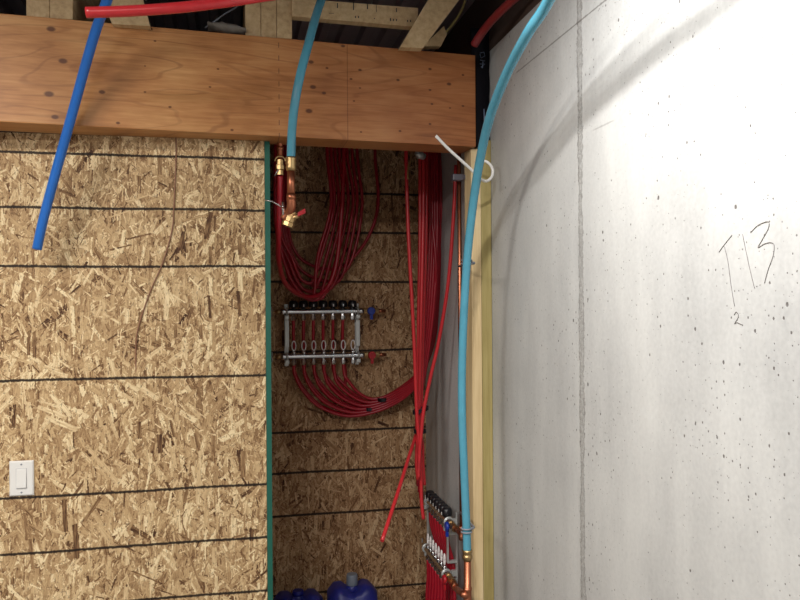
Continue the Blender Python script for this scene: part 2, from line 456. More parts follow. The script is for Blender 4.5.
# corrugated deck
b = MB(); x = -3.7; prof = []
while x < XC + .2:
    prof += [(x, 0), (x + .032, 0), (x + .044, .03), (x + .088, .03)]; x += .10
vs = [[b.bm.verts.new((px_, yy, CEIL + pz)) for px_, pz in prof] for yy in (-3.4, YB + .02)]
vt = [[b.bm.verts.new((px_, yy, CEIL + pz + .004)) for px_, pz in prof] for yy in (-3.4, YB + .02)]
for q in (vs, vt):
    for i in range(len(prof) - 1): b.bm.faces.new((q[0][i], q[0][i + 1], q[1][i + 1], q[1][i]))
b.build('ceiling', M['deck'], label='corrugated steel deck', **KS)

# ------------------------------------------------------------------ beam
def solveY(px, py, z):
    d = ray(px, py); return d * (z / d.z)
P0 = solveY(0, 122, ZB); P1 = solveY(476, 147, ZB)
d_ = (P1 - P0); d_.z = 0; dn = d_.normalized(); nrm = Vector((-dn.y, dn.x, 0))
if nrm.y < 0: nrm = -nrm
zt = (PY(0, 17, P0.y).z + PY(476, 52, P1.y).z) / 2
PL = P0 - dn * 2.0
TH = .15
print('faces', P0.y, P1.y, nrm); print('beam', P0, P1, zt, ZB, XC, XG, XG1)
t, o, sp, col = lvl_mat()
def spot(t, col, pts, P, rx, c, k):
    pass
knots = [(51, 29, .012), (63, 61, .012), (49, 94, .013), (55, 117, .010), (102, 92, .009), (150, 29, .008), (118, 123, .006), (170, 107, .005), (155, 41, .004),
         (145, 92, .004), (210, 87, .004), (218, 69, .004), (232, 130, .005), (145, 66, .003),
         (311, 62, .009), (313, 87, .010), (324, 93, .007), (309, 111, .011), (327, 68, .005), (360, 70, .006), (351, 79, .005), (343, 46, .007), (360, 88, .004), (354, 101, .004),
         (361, 132, .004), (430, 69, .006), (449, 84, .008), (430, 90, .005), (463, 75, .005), (432, 104, .005), (450, 108, .004), (463, 106, .005), (430, 124, .005), (400, 131, .005), (398, 80, .006)]
km = None
for (px_, py_, r_) in knots:
    r0 = ray(px_, py_); kk = nrm.dot(P0) / nrm.dot(r0); pos = r0 * kk
    q = t.vmath('DISTANCE', t.scale(o, (1, 0, 1.6)), (pos.x, 0, pos.z * 1.6))
    mmk = t.math('SUBTRACT', 1.0, t.sstep(q, r_ * .7, r_ * 1.5))
    km = mmk if km is None else t.math('MAXIMUM', km, mmk)
col = t.mix(t.math('MULTIPLY', km, .85), col, (*lin(84, 44, 28), 1))
def beam_x(px_, py_=90):
    r0 = ray(px_, py_); return (r0 * (nrm.dot(P0) / nrm.dot(r0))).x
sx = beam_x(347.5); seam = t.math('SUBTRACT', 1.0, t.sstep(t.math('ABSOLUTE', t.math('SUBTRACT', sp.outputs[0], sx)), .0008, .0022))
col = t.mix(t.math('MULTIPLY', seam, .55), col, (*lin(88, 50, 32), 1))
px0 = beam_x(279); dash = t.math('GREATER_THAN', t.math('FRACT', t.math('MULTIPLY', sp.outputs[2], 22.0)), .6)
pl = t.math('MULTIPLY', t.math('SUBTRACT', 1.0, t.sstep(t.math('ABSOLUTE', t.math('SUBTRACT', sp.outputs[0], px0)), .0008, .002)), dash)
col = t.mix(t.math('MULTIPLY', pl, .7), col, (.04, .03, .03, 1))
# beam reddens to the right: veneer tone plus shade painted into the colour
red = t.sstep(sp.outputs[0], beam_x(150), beam_x(420))
col = t.mix(t.math('MULTIPLY', red, .62), col, t.mix(1.0, col, (*lin(206, 168, 156), 1), 'MULTIPLY'))
t.base(col); t.b.inputs['Roughness'].default_value = .42; t.b.inputs['Specular IOR Level'].default_value = .4
M['beam'] = t.mat
A, B_ = PL, P1
MB().hexa([(A.x, A.y, ZB + .001), (B_.x, B_.y, ZB + .001), (B_.x + nrm.x * TH, B_.y + nrm.y * TH, ZB + .001), (A.x + nrm.x * TH, A.y + nrm.y * TH, ZB + .001),
           (A.x, A.y, zt), (B_.x, B_.y, zt), (B_.x + nrm.x * TH, B_.y + nrm.y * TH, zt), (A.x + nrm.x * TH, A.y + nrm.y * TH, zt)], None, .003).build(
    'wooden_beam', M['beam'], label='long orange-brown laminated wood beam above the strand board wall', category='beam', kind='thing')

# membrane beside the beam end
XE = P1.x + nrm.x * TH
ym = P1.y + .03
mb = MB(); n = 14; za, zb_ = PY(480, 147, ym).z + .0, PY(480, 28, ym).z
ra = []
xl, xr = XE + .006, XC - .004
for i in range(n + 1):
    z = za + (zb_ - za) * i / n; j = .004 * math.sin(i * 1.9); xr2 = xr - (.0 if i < 8 else -.0)
    ra.append([(xl, ym + j, z), ((xl + xr) / 2, ym - .0015 + j * .5, z), (xr2, ym + .004 - j, z), (xr2, ym + .012, z), ((xl + xr) / 2, ym + .01, z), (xl, ym + .012, z)])
mem = mb.rings(ra).build('waterproofing_membrane', M['membrane'], label='black waterproofing strip between the beam end and the concrete wall', category='membrane')
mk = MB()
def mstroke(pts, r=.0012):
    mk.sweep([PY(a_, b2, ym - .011) for a_, b2 in pts], r, n=6)
mstroke([(480, 53), (484, 52), (485, 56), (481, 58), (480, 54)]); mstroke([(480, 60), (485, 61)]); mstroke([(480, 64), (485, 64), (481, 67), (482, 68)]); mstroke([(483, 61), (482.5, 68)], .0018)
mk.build('printed_text', M['membranemark'], mem, label='upper faded pale print'); mk = MB()
mstroke([(484, 109), (484.7, 127)], .0028); mstroke([(487.5, 113), (489, 116)], .002); mstroke([(482, 130.5), (484.5, 131), (482, 133.5), (483, 136.5), (482, 137.5)])
mk.build('printed_text', M['membranemark'], mem, label='lower faded pale print')

# ------------------------------------------------------------------ studs
ys = D
def stud(pxl, pxr, mat, label, ztop, y0):
    xl, xr = PY(pxl, 400, y0).x, PY(pxr, 400, y0).x
    e = MB().box((xl + .0004, y0, FLOOR), (min(xr - .0004, XC - .001), y0 + .089, ztop), None, .003).build('wall_stud', M[mat], label=label, category='stud')
    return e
s1 = stud(472.5, 482.5, 'stud', 'pale pine stud standing under the end of the beam, left of a greener one', ZB - .001, D)
s2 = stud(482.5, 493, 'treated', 'yellow-green stud against the concrete wall', PY(487, 140, D).z, D)

# ------------------------------------------------------------------ above the beam
def lumber(pts, Y0, Y1, label, mat='joist', cat='joist', name='ceiling_joist', bev=.002):
    """front outline in pixels at depth Y0, real depth to Y1"""
    f = [PY(a_, b2, Y0) for a_, b2 in pts]
    k = MB(); r0 = [tuple(v) for v in f]; r1 = [(v.x, Y1, v.z) for v in f]
    k.rings([r0, r1], smooth=False)
    return k.build(name, M[mat], label=label, category=cat)
yb_ = P0.y + .02
def joist(x0, x1, y0, y1, plies, label, grp=None):
    t_ = empty('ceiling_joist', ((x0 + x1) / 2, y0, zt + .001), label, 'joist')
    w = (x1 - x0) / plies
    for i in range(plies):
        k = MB().box((x0 + i * w + .0006, y0, zt + .002), (x0 + (i + 1) * w - .0006, y1, CEIL - .002), None, .002)
        ob = k.build('ply', M['joist']); ob.parent = t_; ob.matrix_parent_inverse = Matrix.Translation(-t_.location)
    return t_
def bx(px_, Y): return PY(px_, 10, Y).x
def face_y(px_):
    r0 = ray(px_, 60); return (r0 * (nrm.dot(P0) / nrm.dot(r0))).y
ya, yb2 = face_y(50) + .012, face_y(268) + .012
joist(bx(26, ya), bx(73, ya), ya, YB - .03, 2, 'pale double joist end resting on the beam at its far left')
joist(bx(245, yb2), bx(292, yb2), yb2, YB - .03, 3, 'pale joist end resting on the beam beside the light blue tube')
lumber([(112, 24), (150, 26), (140, -12), (98, -12)], 2.7, 2.74, 'leaning pale web brace behind the blue pipe above the beam', name='web_brace', cat='brace')
lumber([(400, 47), (423, 48), (474, -20), (440, -20)], 2.70, 2.74, 'slanted pale web brace above the beam right of the long flat chord', name='web_brace', cat='brace')
chord = lumber([(292, 16), (418, 27), (418, 8), (292, -2)], 2.76, 2.80, 'flat pale chord board running between two braces above the beam', name='chord_board', cat='board')
lumber([(423, 46), (441, 46), (447, 34), (444, 26)], 2.82, 2.86, 'small wedge of pale wood behind the slanted web brace', name='wood_block', cat='block')
k = MB(); rs = []
for i in range(9):
    x_ = 208 + 38 * i / 8; c_ = PY(x_, 27 + .8 * i, 2.80); h_ = .016 * math.sin(PI * (i + .6) / 9.2) + .002
    rs.append([(c_.x, c_.y + .05 * math.cos(q), c_.z + h_ * math.sin(q) + .004 * math.sin(i * 2.3 + q * 3)) for q in [2 * PI * j / 10 for j in range(10)]])
k.rings(rs).build('fleece_scrap', M['insul'], label='scrap of grey fleece lying on top of the beam', category='scrap')
# nail plate teeth marks on the chord
for (a_, b2, c2, d2) in ((321, 2, 322, 7), (337, 3, 338, 8), (353, 2, 354, 10), (367, 4, 368, 9), (376, 5, 376.6, 12), (396, 8, 397, 12), (355, 16, 356, 18), (358, 16, 359, 18), (374, 18, 375, 19), (390, 18, 391, 21), (393, 19, 394, 21), (396, 19, 397, 21), (407, 20, 408, 22), (410, 20, 411, 22), (329, 13, 334, 13.6)):
    p = PY(a_, b2, 2.759); q = PY(c2, d2, 2.759)
    MB().box((p.x, 2.7585, p.z), (q.x, 2.7598, q.z)).build('nail_plate_slot', M['black'], chord, label='dark slot')

# ------------------------------------------------------------------ tubes
def tube(name, pts, r, mat, label, cat='tube', group=None, bore=0.0, n=8, seg=10):
    o_ = MB().sweep(spline(pts, seg), r, n=n, bore=bore).build(name, M[mat], label=label, category=cat)
    if group: o_['group'] = group
    return o_
def PD(px, py, d): return ray(px, py) * d

# big light blue tube
BT = [PD(467.3, 554, 2.73), PD(466.5, 528, 2.73), PD(464.5, 480, 2.73), PD(462.2, 420, 2.73), PD(462, 370, 2.73), PD(464, 310, 2.71), PD(467.5, 255, 2.68), PD(473, 205, 2.61), PD(480, 160, 2.5),
      PD(490, 117, 2.35), PD(507, 73, 2.17), PD(528, 33, 2.0), PD(549, 0, 1.88), Vector((.712, 1.51, .786)), Vector((.65, 1.32, .85)), Vector((.57, 1.08, .93)), Vector((.47, .82, 1.04)), Vector((.40, .6, CEIL - .01))]
tube('supply_tube', BT, .0143, 'teal', 'long light blue tube curving in front of the studs and up past the concrete wall', seg=8, n=16)
# short light blue tube
tube('supply_tube', [PD(291, 160, 2.55), PD(292, 130, 2.53), PD(295, 102, 2.50), PD(301, 72, 2.5), PD(309, 42, 2.53), PD(316, 16, 2.60), PD(324, -6, 2.7), PD(340, -40, 2.85)], .0143, 'teal',
     'short light blue tube hanging over the beam to a copper stub', seg=8, n=16)
# dark blue pipe
tube('water_pipe', [PD(118, -40, 2.3), PD(112, -18, 2.32), PD(106, 3, 2.36), PD(97, 27, 2.42), PD(87, 60, 2.46), PD(76, 100, 2.50), PD(64, 143, 2.53), PD(51, 190, 2.55), PD(42, 225, 2.56), PD(37, 249, 2.57)], .0155, 'blue',
     'blue pipe hanging across the beam with its open end against the wall', 'pipe', bore=.75, n=16)
# red pipe on top
tube('water_pipe', [PD(86, 12.5, 2.05), PD(130, 11, 2.07), PD(185, 7, 2.1), PD(240, 0, 2.15), PD(300, -10, 2.22), PD(380, -28, 2.3)], .0145, 'redlit', 'thick red pipe lying across the top of the view with an open left end', 'pipe', bore=.75, n=16)
tube('water_pipe', [PY(474, 45, 2.70), PY(484, 30, 2.65), PY(498, 14, 2.55), PY(520, -6, 2.42), PY(556, -34, 2.2)], .0145, 'shadedred', 'red pipe toned dark for shade, with an open end in the corner above the beam end', 'pipe', bore=.75, n=16)
# cables above
tube('electric_cable', [PY(432, 41, 2.9), PY(445, 33, 2.9), PY(457, 18, 2.9), PY(464, 4, 2.9), PY(468, -16, 2.9)], .0045, 'cable', 'yellowish cable curving beside the slanted web brace', 'cable')
tube('electric_cable', [PY(205, 28, 2.9), PY(225, 14, 2.9), PY(238, 6, 2.88), PY(262, -14, 2.9)], .003, 'greyplastic', 'thin grey cable above the middle of the beam', 'cable')
tube('thermostat_wire', [PY(176, 128, D - .004), PY(176, 160, D - .004), PY(174, 205, D - .004), PY(172, 230, D - .004), PY(163, 262, D - .004), PY(150, 292, D - .004), PY(139, 325, D - .004), PY(136, 345, D - .004), PY(136, 377, D + .003)], .0022, 'brown',
     'thin brown wire running down the strand board wall', 'wire')

# red tubes hung in U loops on the alcove's back wall
RR = .0082
loops = [  # right top x, right mid x, right low, bottom(x,y), left low, left mid x, left top x
    (375, 378, (366, 241), (330, 269), (297, 254), 288, 286),
    (357, 362, (353, 256), (330, 281), (297, 264), 285, 283),
    (352, 357, (345, 268), (326, 288), (296, 272), 283, 281),
    (347, 353, (338, 274), (320, 294), (294, 280), 281, 280),
    (343, 348, (334, 268), (318, 299), (291, 285), 279, 278),
    (339, 343, (330, 262), (314, 300), (291, 278), 277, 277),
    (335, 338, (325, 262), (310, 291), (290, 264), 276, 278),
    (331, 334, (322, 252), (309, 283), (292, 258), 279, 280),
    (327, 331, (318, 256), (312, 297), (287, 270), 276, 275.5),
]
desc = ['red tube of the highest and widest U loop on the alcove back wall', 'red tube hanging just inside the widest U loop', 'red tube third in from the right of the hanging U loops',
        'red tube of the deep U loop just above the manifold caps', 'red tube of the lowest U loop almost touching the manifold caps', 'red tube in the middle of the hanging U loops',
        'red tube of a narrow U loop behind the copper stub', 'red tube of the shallowest narrow U loop near the copper stub', 'red tube of the innermost U loop, leftmost against the green edge']
for i, (a_, b2, lo, bt, ll, lm, lt) in enumerate(loops):
    y = 3.90 - .02 * i
    tube('radiant_tube', [PY(a_, 60, y), PY(a_, 150, y), PY(b2, 205, y), PY(*lo, y), PY(bt[0] + (lo[0] - bt[0]) * .42, bt[1] - (bt[1] - lo[1]) * .16, y), PY(*bt, y), PY(bt[0] - (bt[0] - ll[0]) * .5, bt[1] - (bt[1] - ll[1]) * .2, y), PY(ll[0] + (0 if i else 0), ll[1], y - .01), PY(lm, 225, y - .02), PY(lt, 150, y - .02), PY(lt + 1, 60, y - .02)], RR, 'red', desc[i], group='red tubes looped on the alcove wall')

# ------------------------------------------------------------------ manifold
SP = .0489
def manifold(label):
    e = empty('heating_manifold', (0, 0, 0), label, 'manifold')
    def part(name, mb, mat, par=None, lab=None):
        o_ = mb.build(name, M[mat], par or e)
        if lab: o_['label'] = lab
        return o_
    L = .353
    for zi, top in ((.22, True), (0.0, False)):
        yy = 0.0 if top else -.012
        k = MB().lathe((-.03, yy, zi), (L + .03, yy, zi), [(0, .015), (.03, .017), (.07, .0135), (.93, .0135), (.97, .017), (1, .015)])
        part('supply_rail' if top else 'return_rail', k, 'steel')
        for j in range(7):
            x = .033 + j * SP
            if top:
                k = MB().lathe((x, yy, zi + .012), (x, yy, zi + .055), [(0, .010), (.2, .012), (.22, .0225), (.45, .0235), (.8, .0215), (1, .015)], n=18)
                c_ = part('valve_cap', k, 'black')
                part('cap_mark', MB().box((x - .0022, yy - .0245, zi + .024), (x + .0022, yy - .0215, zi + .036)), 'white', c_)
            else:
                k = MB().lathe((x, yy, zi + .010), (x, yy, zi + .026), [(0, .009), (.6, .011), (1, .008)], n=12)
                c_ = part('flow_meter', k, 'steel')
                k = MB(); 
                pts = [(x + .0100 * math.cos(q), yy, zi + .052 + .0235 * math.sin(q)) for q in [2 * PI * s_ / 18 for s_ in range(19)]]
                k.sweep(pts, .0030, n=6)
                part('gauge_glass', k, 'clear', c_)
            k = MB().lathe((x, yy, zi - .012), (x, yy, zi - .044), [(0, .008), (.3, .009), (.35, .0125), (.8, .0125), (1, .009)], n=6)
            part('outlet_nut', k, 'steel')
        # end drain (left)
        k = MB().lathe((-.03, yy, zi), (-.055, yy, zi), [(0, .012), (.5, .012), (1, .008)], n=12)
        k.cyl((-.055, yy, zi), (-.075, yy, zi), .006, n=10)
        d1 = part('drain_valve', k, 'brass')
        k = MB().cyl((-.074, yy - .002, zi - .024), (-.074, yy - .002, zi + .024), .0035, n=8)
        k.lathe((-.06, yy, zi), (-.08, yy, zi), [(0, .006), (1, .006)], n=8)
        part('drain_handle', k, 'steel', d1)
        # ball valve (right)
        x0 = L + .03
        k = MB().lathe((x0, yy, zi), (x0 + .075, yy, zi), [(0, .0165), (.2, .0165), (.22, .012), (.4, .015), (.6, .016), (.7, .012), (.78, .0155), (1, .0155)], n=8)
        bv = part('ball_valve', k, 'brass')
        k = MB().lathe((x0 + .035, yy - .014, zi), (x0 + .035, yy - .032, zi), [(0, .008), (.3, .010), (.35, .021), (1, .018)], n=14)
        k.box((x0 + .028, yy - .030, zi - .042), (x0 + .042, yy - .020, zi))
        part('handle', k, 'bluehandle' if top else 'redhandle', bv, 'blue handle' if top else 'red handle')
        k = MB().lathe((x0 + .075, yy, zi), (x0 + .112, yy, zi), [(0, .010), (.5, .010), (.55, .0085), (1, .0085)], n=12)
        part('stub_pipe', k, 'copper')
    for x in (0.0, L):
        k = MB().box((x - .010, .032, -.05), (x + .010, .036, .258), None, .001)
        for zi in (0.0, .22):
            k.torus((x, 0 if zi else -.012, zi), (1, 0, 0), .0175, .005, n=16)
            k.box((x - .008, .010, zi - .012), (x + .008, .034, zi + .012))
            k.box((x - .010, -.022, zi - .036), (x + .010, -.010, zi - .018), None, .002)
            k.box((x - .008, -.016, zi - .030), (x + .008, .034, zi - .022))
        k.box((x - .010, -.008, .045), (x + .010, -.002, .175), None, .002)
        k.box((x - .008, -.004, .045), (x + .008, .034, .055)); k.box((x - .008, -.004, .165), (x + .008, .034, .175))
        part('bracket', k, 'zinc')
    return e
def copy_tree(o_, parent=None):
    c = o_.copy(); COL.objects.link(c); c.parent = parent
    for ch in list(o_.children): copy_tree(ch, c)
    return c
YM = 3.87
ma = manifold('radiant heating manifold with black caps on the alcove back wall')
pa = PY(287, 356.5, YM); pb = PY(358, 311.5, YM)
ma.location = (pa.x, YM, pa.z)
print('manifold', pa, PY(358, 354, YM), PY(287, 312, YM).z - pa.z)
mb2 = copy_tree(ma)
mb2['label'] = 'second heating manifold low on the concrete side wall beside the copper riser'
XM = XC - .085
p2 = PX(451, 583, XM)
print('m2', PX(449, 530, XM), PX(425, 497, XM), PX(447, 577, XM), PX(415, 537, XM))
mb2.rotation_euler = (0, 0, -PI / 2)
zr = -1.165
Y2 = 3.56
mb2.location = (XM, Y2, zr)
for m_ in (ma, mb2): m_['group'] = 'radiant heating manifolds'

# tubes leaving manifold 1
rimX = XC
def outlet(e, j, zi, rot=False):
    x = .033 + j * SP
    return (e.location + Vector((x, 0 if zi else -.012, zi - .040))) if not rot else (e.location + Vector((0 if zi else -.012, -x, zi - .040)))
for j in range(6):
    o_ = outlet(ma, j, 0.0)
    f = j / 5.0
    lowx, lowy = 352 + 22 * f, 416 - 17 * f
    rx_, ry = 418 + 1.5 * f, 383 - 8 * f
    P = [o_, o_ + Vector((.004, -.002, -.05)), PY(304 + 8.6 * j, 392 - 2.0 * j - (3 if j > 4 else 0), YM - .02), PY(322 + 7.4 * j, 408 - 3.0 * j, YM - .02), PY(lowx, lowy, YM - .025), PY(390 + 3 * f, 406 - 13 * f, YM - .05), PY(rx_, ry, YM - .12),
         PY(431 + .6 * j, 340, YM - .22 + .01 * j), PY(436 + 1.2 * j, 270, YM - .30 + .02 * j), PY(430 + 2.2 * j, 200, YM - .28), PY(428 + 2.4 * j, 140, YM - .25), PY(428 + 2.4 * j, 60, YM - .25)]
    tube('radiant_tube', P, RR, 'red', 'red tube from the lower rail of the wall manifold, %s outlet from the left' % ['first', 'second', 'third', 'fourth', 'fifth', 'sixth'][j])
for j in range(6):
    o_ = outlet(ma, j, .22)
    f = j / 5.0
    hi = o_ + Vector((0, .010, -.06)); 
    P = [o_, hi, o_ + Vector((.002, .030, -.15)), o_ + Vector((.006, .034, -.26))]
    if j < 5:
        P += [PY(308 + 9.0 * j, 394 - 2.4 * j, YM + .02), PY(327 + 7.4 * j, 409 - 3.4 * j, YM + .02), PY(356 + 18 * f, 414 - 16 * f, YM + .015), PY(392 + 3 * f, 402 - 13 * f, YM - .02), PY(419.5 + 1 * f, 376 - 8 * f, YM - .09),
              PY(428 + .6 * j, 335, YM - .19), PY(430 + 1.2 * j, 270, YM - .25), PY(424 + 2.2 * j, 200, YM - .24), PY(422 + 2.4 * j, 140, YM - .21), PY(422 + 2.4 * j, 60, YM - .21)]
    else:
        P = P[:3] + [PY(345.5, 372, YM + .03), PY(345, 386, YM + .03)]
    tube('radiant_tube', P, RR, 'red', 'red tube from the upper rail of the wall manifold, %s outlet from the left' % ['first', 'second', 'third', 'fourth', 'fifth', 'sixth'][j])

# vertical bundle, tied at 410 and 430
xb = [(420, 420, 417.5, 416.8), (423.5, 423, 419.3, 418.6), (426.5, 426, 421.3, 420.6), (406, 408.5, 416.5, 418.2)]
lbl = ['straight red tube at the left of the tied bundle', 'straight red tube in the middle of the tied bundle', 'straight red tube at the right of the tied bundle', 'single thin red tube slanting down into the tied bundle from the left']
tails = [[(415, 438), (408, 460), (398, 492), (382, 541)], [(417.5, 440), (416.5, 462), (418, 480)], [(422.5, 445), (423, 465), (424.5, 485)], [(419, 440), (421, 470), (421.5, 500), (423.5, 519)]]
for i, (a_, b2, c2, d2) in enumerate(xb):
    y = [3.46, 3.44, 3.47, 3.42][i] if i < 3 else 3.40
    t2 = tails[i]
    P = [PY(a_, 60, y), PY(a_, 150, y), PY(b2, 235, y), PY((b2 + c2 * 2) / 3, 335, y), PY(c2, 405, y), PY(d2, 431, y)] + [PY(q, r_, y - (.16 * s_ if i == 0 else 0)) for s_, (q, r_) in enumerate(t2)]
    tube('radiant_tube', P, RR * 1.02, 'redlit', lbl[i], bore=.7)
tube('radiant_tube', [PY(456, 165, 3.25), PY(453, 225, 3.27), PY(448, 285, 3.3), PY(439, 340, 3.35), PY(431, 375, 3.37), PY(424, 409, 3.38), PY(421.5, 431, 3.38), PY(419.5, 455, 3.38), PY(418.5, 478, 3.37)], RR * 1.02, 'redlit', 'red tube slanting down from the grey clip side into the tied bundle', bore=.7)
for i in range(4):
    a_ = 440 + i * 2.2
    tube('radiant_tube', [PX(a_ - 4, 60, XC - .05), PX(a_ - 4, 150, XC - .05), PX(a_ - 3, 230, XC - .05), PX(a_ - 6 , 330, XC - .05), PX(a_ - 14 + i * .5, 420, XC - .06), PX(430 + i * 4 - 8, 500, XM + .03)] if False else
         [PY(429 + i * 2.6, 60, 3.58), PY(429 + i * 2.6, 150, 3.58), PY(430 + i * 2.4, 230, 3.58), PY(427 + i * 2.4, 300, 3.58), PY(422 + i * 1.7, 360, 3.60), PY(417 + i * 1.2, 400, 3.60), PY(417 + i * 1.4, 440, 3.6), PY(418 + 1.3 * i, 486 + 6 * i, 3.6)],
         RR, 'red', 'red tube behind the tied bundle, %s from the left' % ['first', 'second', 'third', 'fourth'][i])
# ties
def tie(px, py, Y, w, label, r=.0035, tilt=0.0):
    e = PY(px, py, Y); k = MB()
    pts = [e + Vector((w * math.cos(q), .026 * math.sin(q), tilt * math.cos(q))) for q in [2 * PI * s_ / 20 for s_ in range(21)]]
    k.sweep(pts, r, n=6)
    k2 = k
    k2.box(e + Vector((w * .1 - .008, -.034, -.007)), e + Vector((w * .1 + .008, -.022, .007)))
    for dz in (-.006, .006):
        k2.sweep([p + Vector((0, 0, dz)) for p in pts], r, n=6)
    return k2.build('cable_tie', M['tie'], label=label, category='tie')
tie(420.5, 410, 3.44, .034, 'upper black tie around the red tube bundle', tilt=.010)
tie(420.0, 431, 3.44, .026, 'lower black tie where the red tubes splay apart')
tie(382, 399.5, YM - .035, .020, 'black tie on the inner sweeping red tubes')
tie(368.5, 409, YM - .015, .018, 'black tie on the outer sweeping red tubes near their lowest point')

# tubes of manifold 2
names7 = ['farthest', 'second farthest', 'third farthest', 'middle', 'third nearest', 'second nearest', 'nearest']
for j in range(7):
    o_ = outlet(mb2, j, .22, True)
    tube('radiant_tube', [o_, o_ + Vector((.004, 0, -.06)), o_ + Vector((.028, 0, -.16)), o_ + Vector((.032, 0, -.30)), Vector((o_.x + .030, o_.y, FLOOR + .01))], RR, 'red', 'red tube down from the upper rail of the side manifold, %s outlet' % names7[j], seg=5)
    o_ = outlet(mb2, j, 0.0, True)
    tube('radiant_tube', [o_, o_ + Vector((0, 0, -.08)), o_ + Vector((-.004, .01, -.2)), Vector((o_.x, o_.y + .015, FLOOR + .01))], RR, 'red', 'red tube down from the lower rail of the side manifold, %s outlet' % names7[j], seg=5)

# ------------------------------------------------------------------ copper
# riser behind the light blue tube
r1 = [PY(459, 158, 2.98), PY(459.3, 300, 2.98), PY(459.6, 420, 2.98), PY(460.0, 528, 2.98)]
ex = PY(460.0, 300, 2.98)
b = MB(); b.cyl((ex.x, 2.98, PY(460, 533, 2.98).z), (ex.x, 2.98, ZB + .2), .0082)
cr = b.build('copper_riser', M['copper'], label='thin copper riser along the edge of the pale stud', category='pipe')
zj = mb2.location.z
vx = mb2.location.x
b = MB()
yend = Y2 - (.353 + .03 + .112)
b.sweep(spline([(vx, yend + .002, zj + .22), (vx, yend - .05, zj + .22), (vx, 2.99, zj + .215), (ex.x, 2.985, zj + .235), (ex.x, 2.98, PY(460, 533, 2.98).z - .0)], 6), .009, n=12)
b.lathe((ex.x, 2.98, PY(460, 540, 2.98).z), (ex.x, 2.98, PY(460, 526, 2.98).z), [(0, .0115), (.3, .0115), (.35, .010), (.7, .010), (.75, .0125), (1, .0125)])
b.build('elbow_joint', M['copper'], cr)
# lower drop from the big light blue tube
pf = PD(467.3, 553, 2.73)
b = MB().lathe(pf + Vector((0, 0, .012)), pf - Vector((0, 0, .026)), [(0, .0175), (.25, .0175), (.3, .0155), (.5, .0155), (.55, .0178), (.8, .0178), (.85, .0145), (1, .0145)], n=16)
cd = empty('copper_drop', pf, 'copper drop pipe under the long light blue tube with a brass collar', 'pipe')
def par(ob, p):
    ob.parent = p; ob.matrix_parent_inverse = Matrix.Translation(-p.location); return ob
par(b.build('brass_collar', M['brass'], label='brass collar'), cd)
b = MB(); b.cyl(pf - Vector((0, 0, .024)), Vector((pf.x, pf.y, FLOOR + .003)), .0125)
zt2 = PY(467, 593, pf.y).z
b.lathe((pf.x, pf.y, zt2 + .02), (pf.x, pf.y, zt2 - .03), [(0, .0150), (.2, .0150), (.25, .0138), (.8, .0138), (.85, .015), (1, .015)])
par(b.build('pipe', M['copper']), cd)
b = MB(); b.sweep(spline([(pf.x, pf.y, zt2 - .012), (pf.x - .01, pf.y + .03, zt2 - .012), (vx - .012, 3.05, zj - .008), (vx - .012, yend + .002, zj)], 6), .0125, n=12)
b.lathe((vx - .012, 3.10, zj - .006), (vx - .012, 3.06, zj - .008), [(0, .0145), (1, .0145)])
par(b.build('branch_pipe', M['copper']), cd)

# upper stub with valve under the short tube
ps = PD(291, 158, 2.55)
us = empty('copper_stub', ps, 'copper stub with ball valve under the short light blue tube', 'pipe')
def z_at(py): return PY(291, py, ps.y).z
b = MB().lathe((ps.x, ps.y, z_at(157)), (ps.x, ps.y, z_at(171)), [(0, .017), (.15, .0185), (.3, .0155), (.45, .0185), (.6, .0155), (.75, .018), (1, .0145)])
par(b.build('brass_collar', M['brass'], label='brass collar'), us)
b = MB().cyl((ps.x, ps.y, z_at(170)), (ps.x, ps.y, z_at(197)), .0125)
b.lathe((ps.x, ps.y, z_at(194)), (ps.x, ps.y, z_at(200)), [(0, .0152), (1, .0152)])
b.sweep(spline([(ps.x, ps.y, z_at(198)), (ps.x, ps.y + .005, z_at(207)), (ps.x - .008, ps.y + .02, z_at(213)), (ps.x - .022, ps.y + .03, z_at(218))], 5), .0150, n=12)
par(b.build('pipe', M['copper']), us)
c0 = Vector((ps.x - .006, ps.y + .02, z_at(215)))
b = MB().lathe(c0 + Vector((.012, 0, .012)), c0 + Vector((-.006, .0, -.035)), [(0, .015), (.4, .019), (.7, .017), (.75, .021), (1, .02)], n=8)
b.cyl(c0 + Vector((0, 0, -.012)), c0 + Vector((.030, -.02, -.002)), .007)
par(b.build('ball_valve', M['brass']), us)
b = MB().hexa([tuple(c0 + Vector(v)) for v in ((.026, -.03, -.006), (.052, -.03, .006), (.052, -.02, .006), (.026, -.02, -.006), (.026, -.03, .008), (.050, -.03, .022), (.050, -.02, .022), (.026, -.02, .008))], None, .002)
par(b.build('handle', M['redhandle'], label='small red handle'), us)
b = MB().sweep([c0 + Vector((-.012, -.005, .02)), c0 + Vector((-.055, -.01, .045)), c0 + Vector((-.078, -.01, .048))], .0022, n=6)
b.cyl(c0 + Vector((-.018, 0, .0)), c0 + Vector((-.020, 0, .045)), .005)
par(b.build('lever', M['steel']), us)

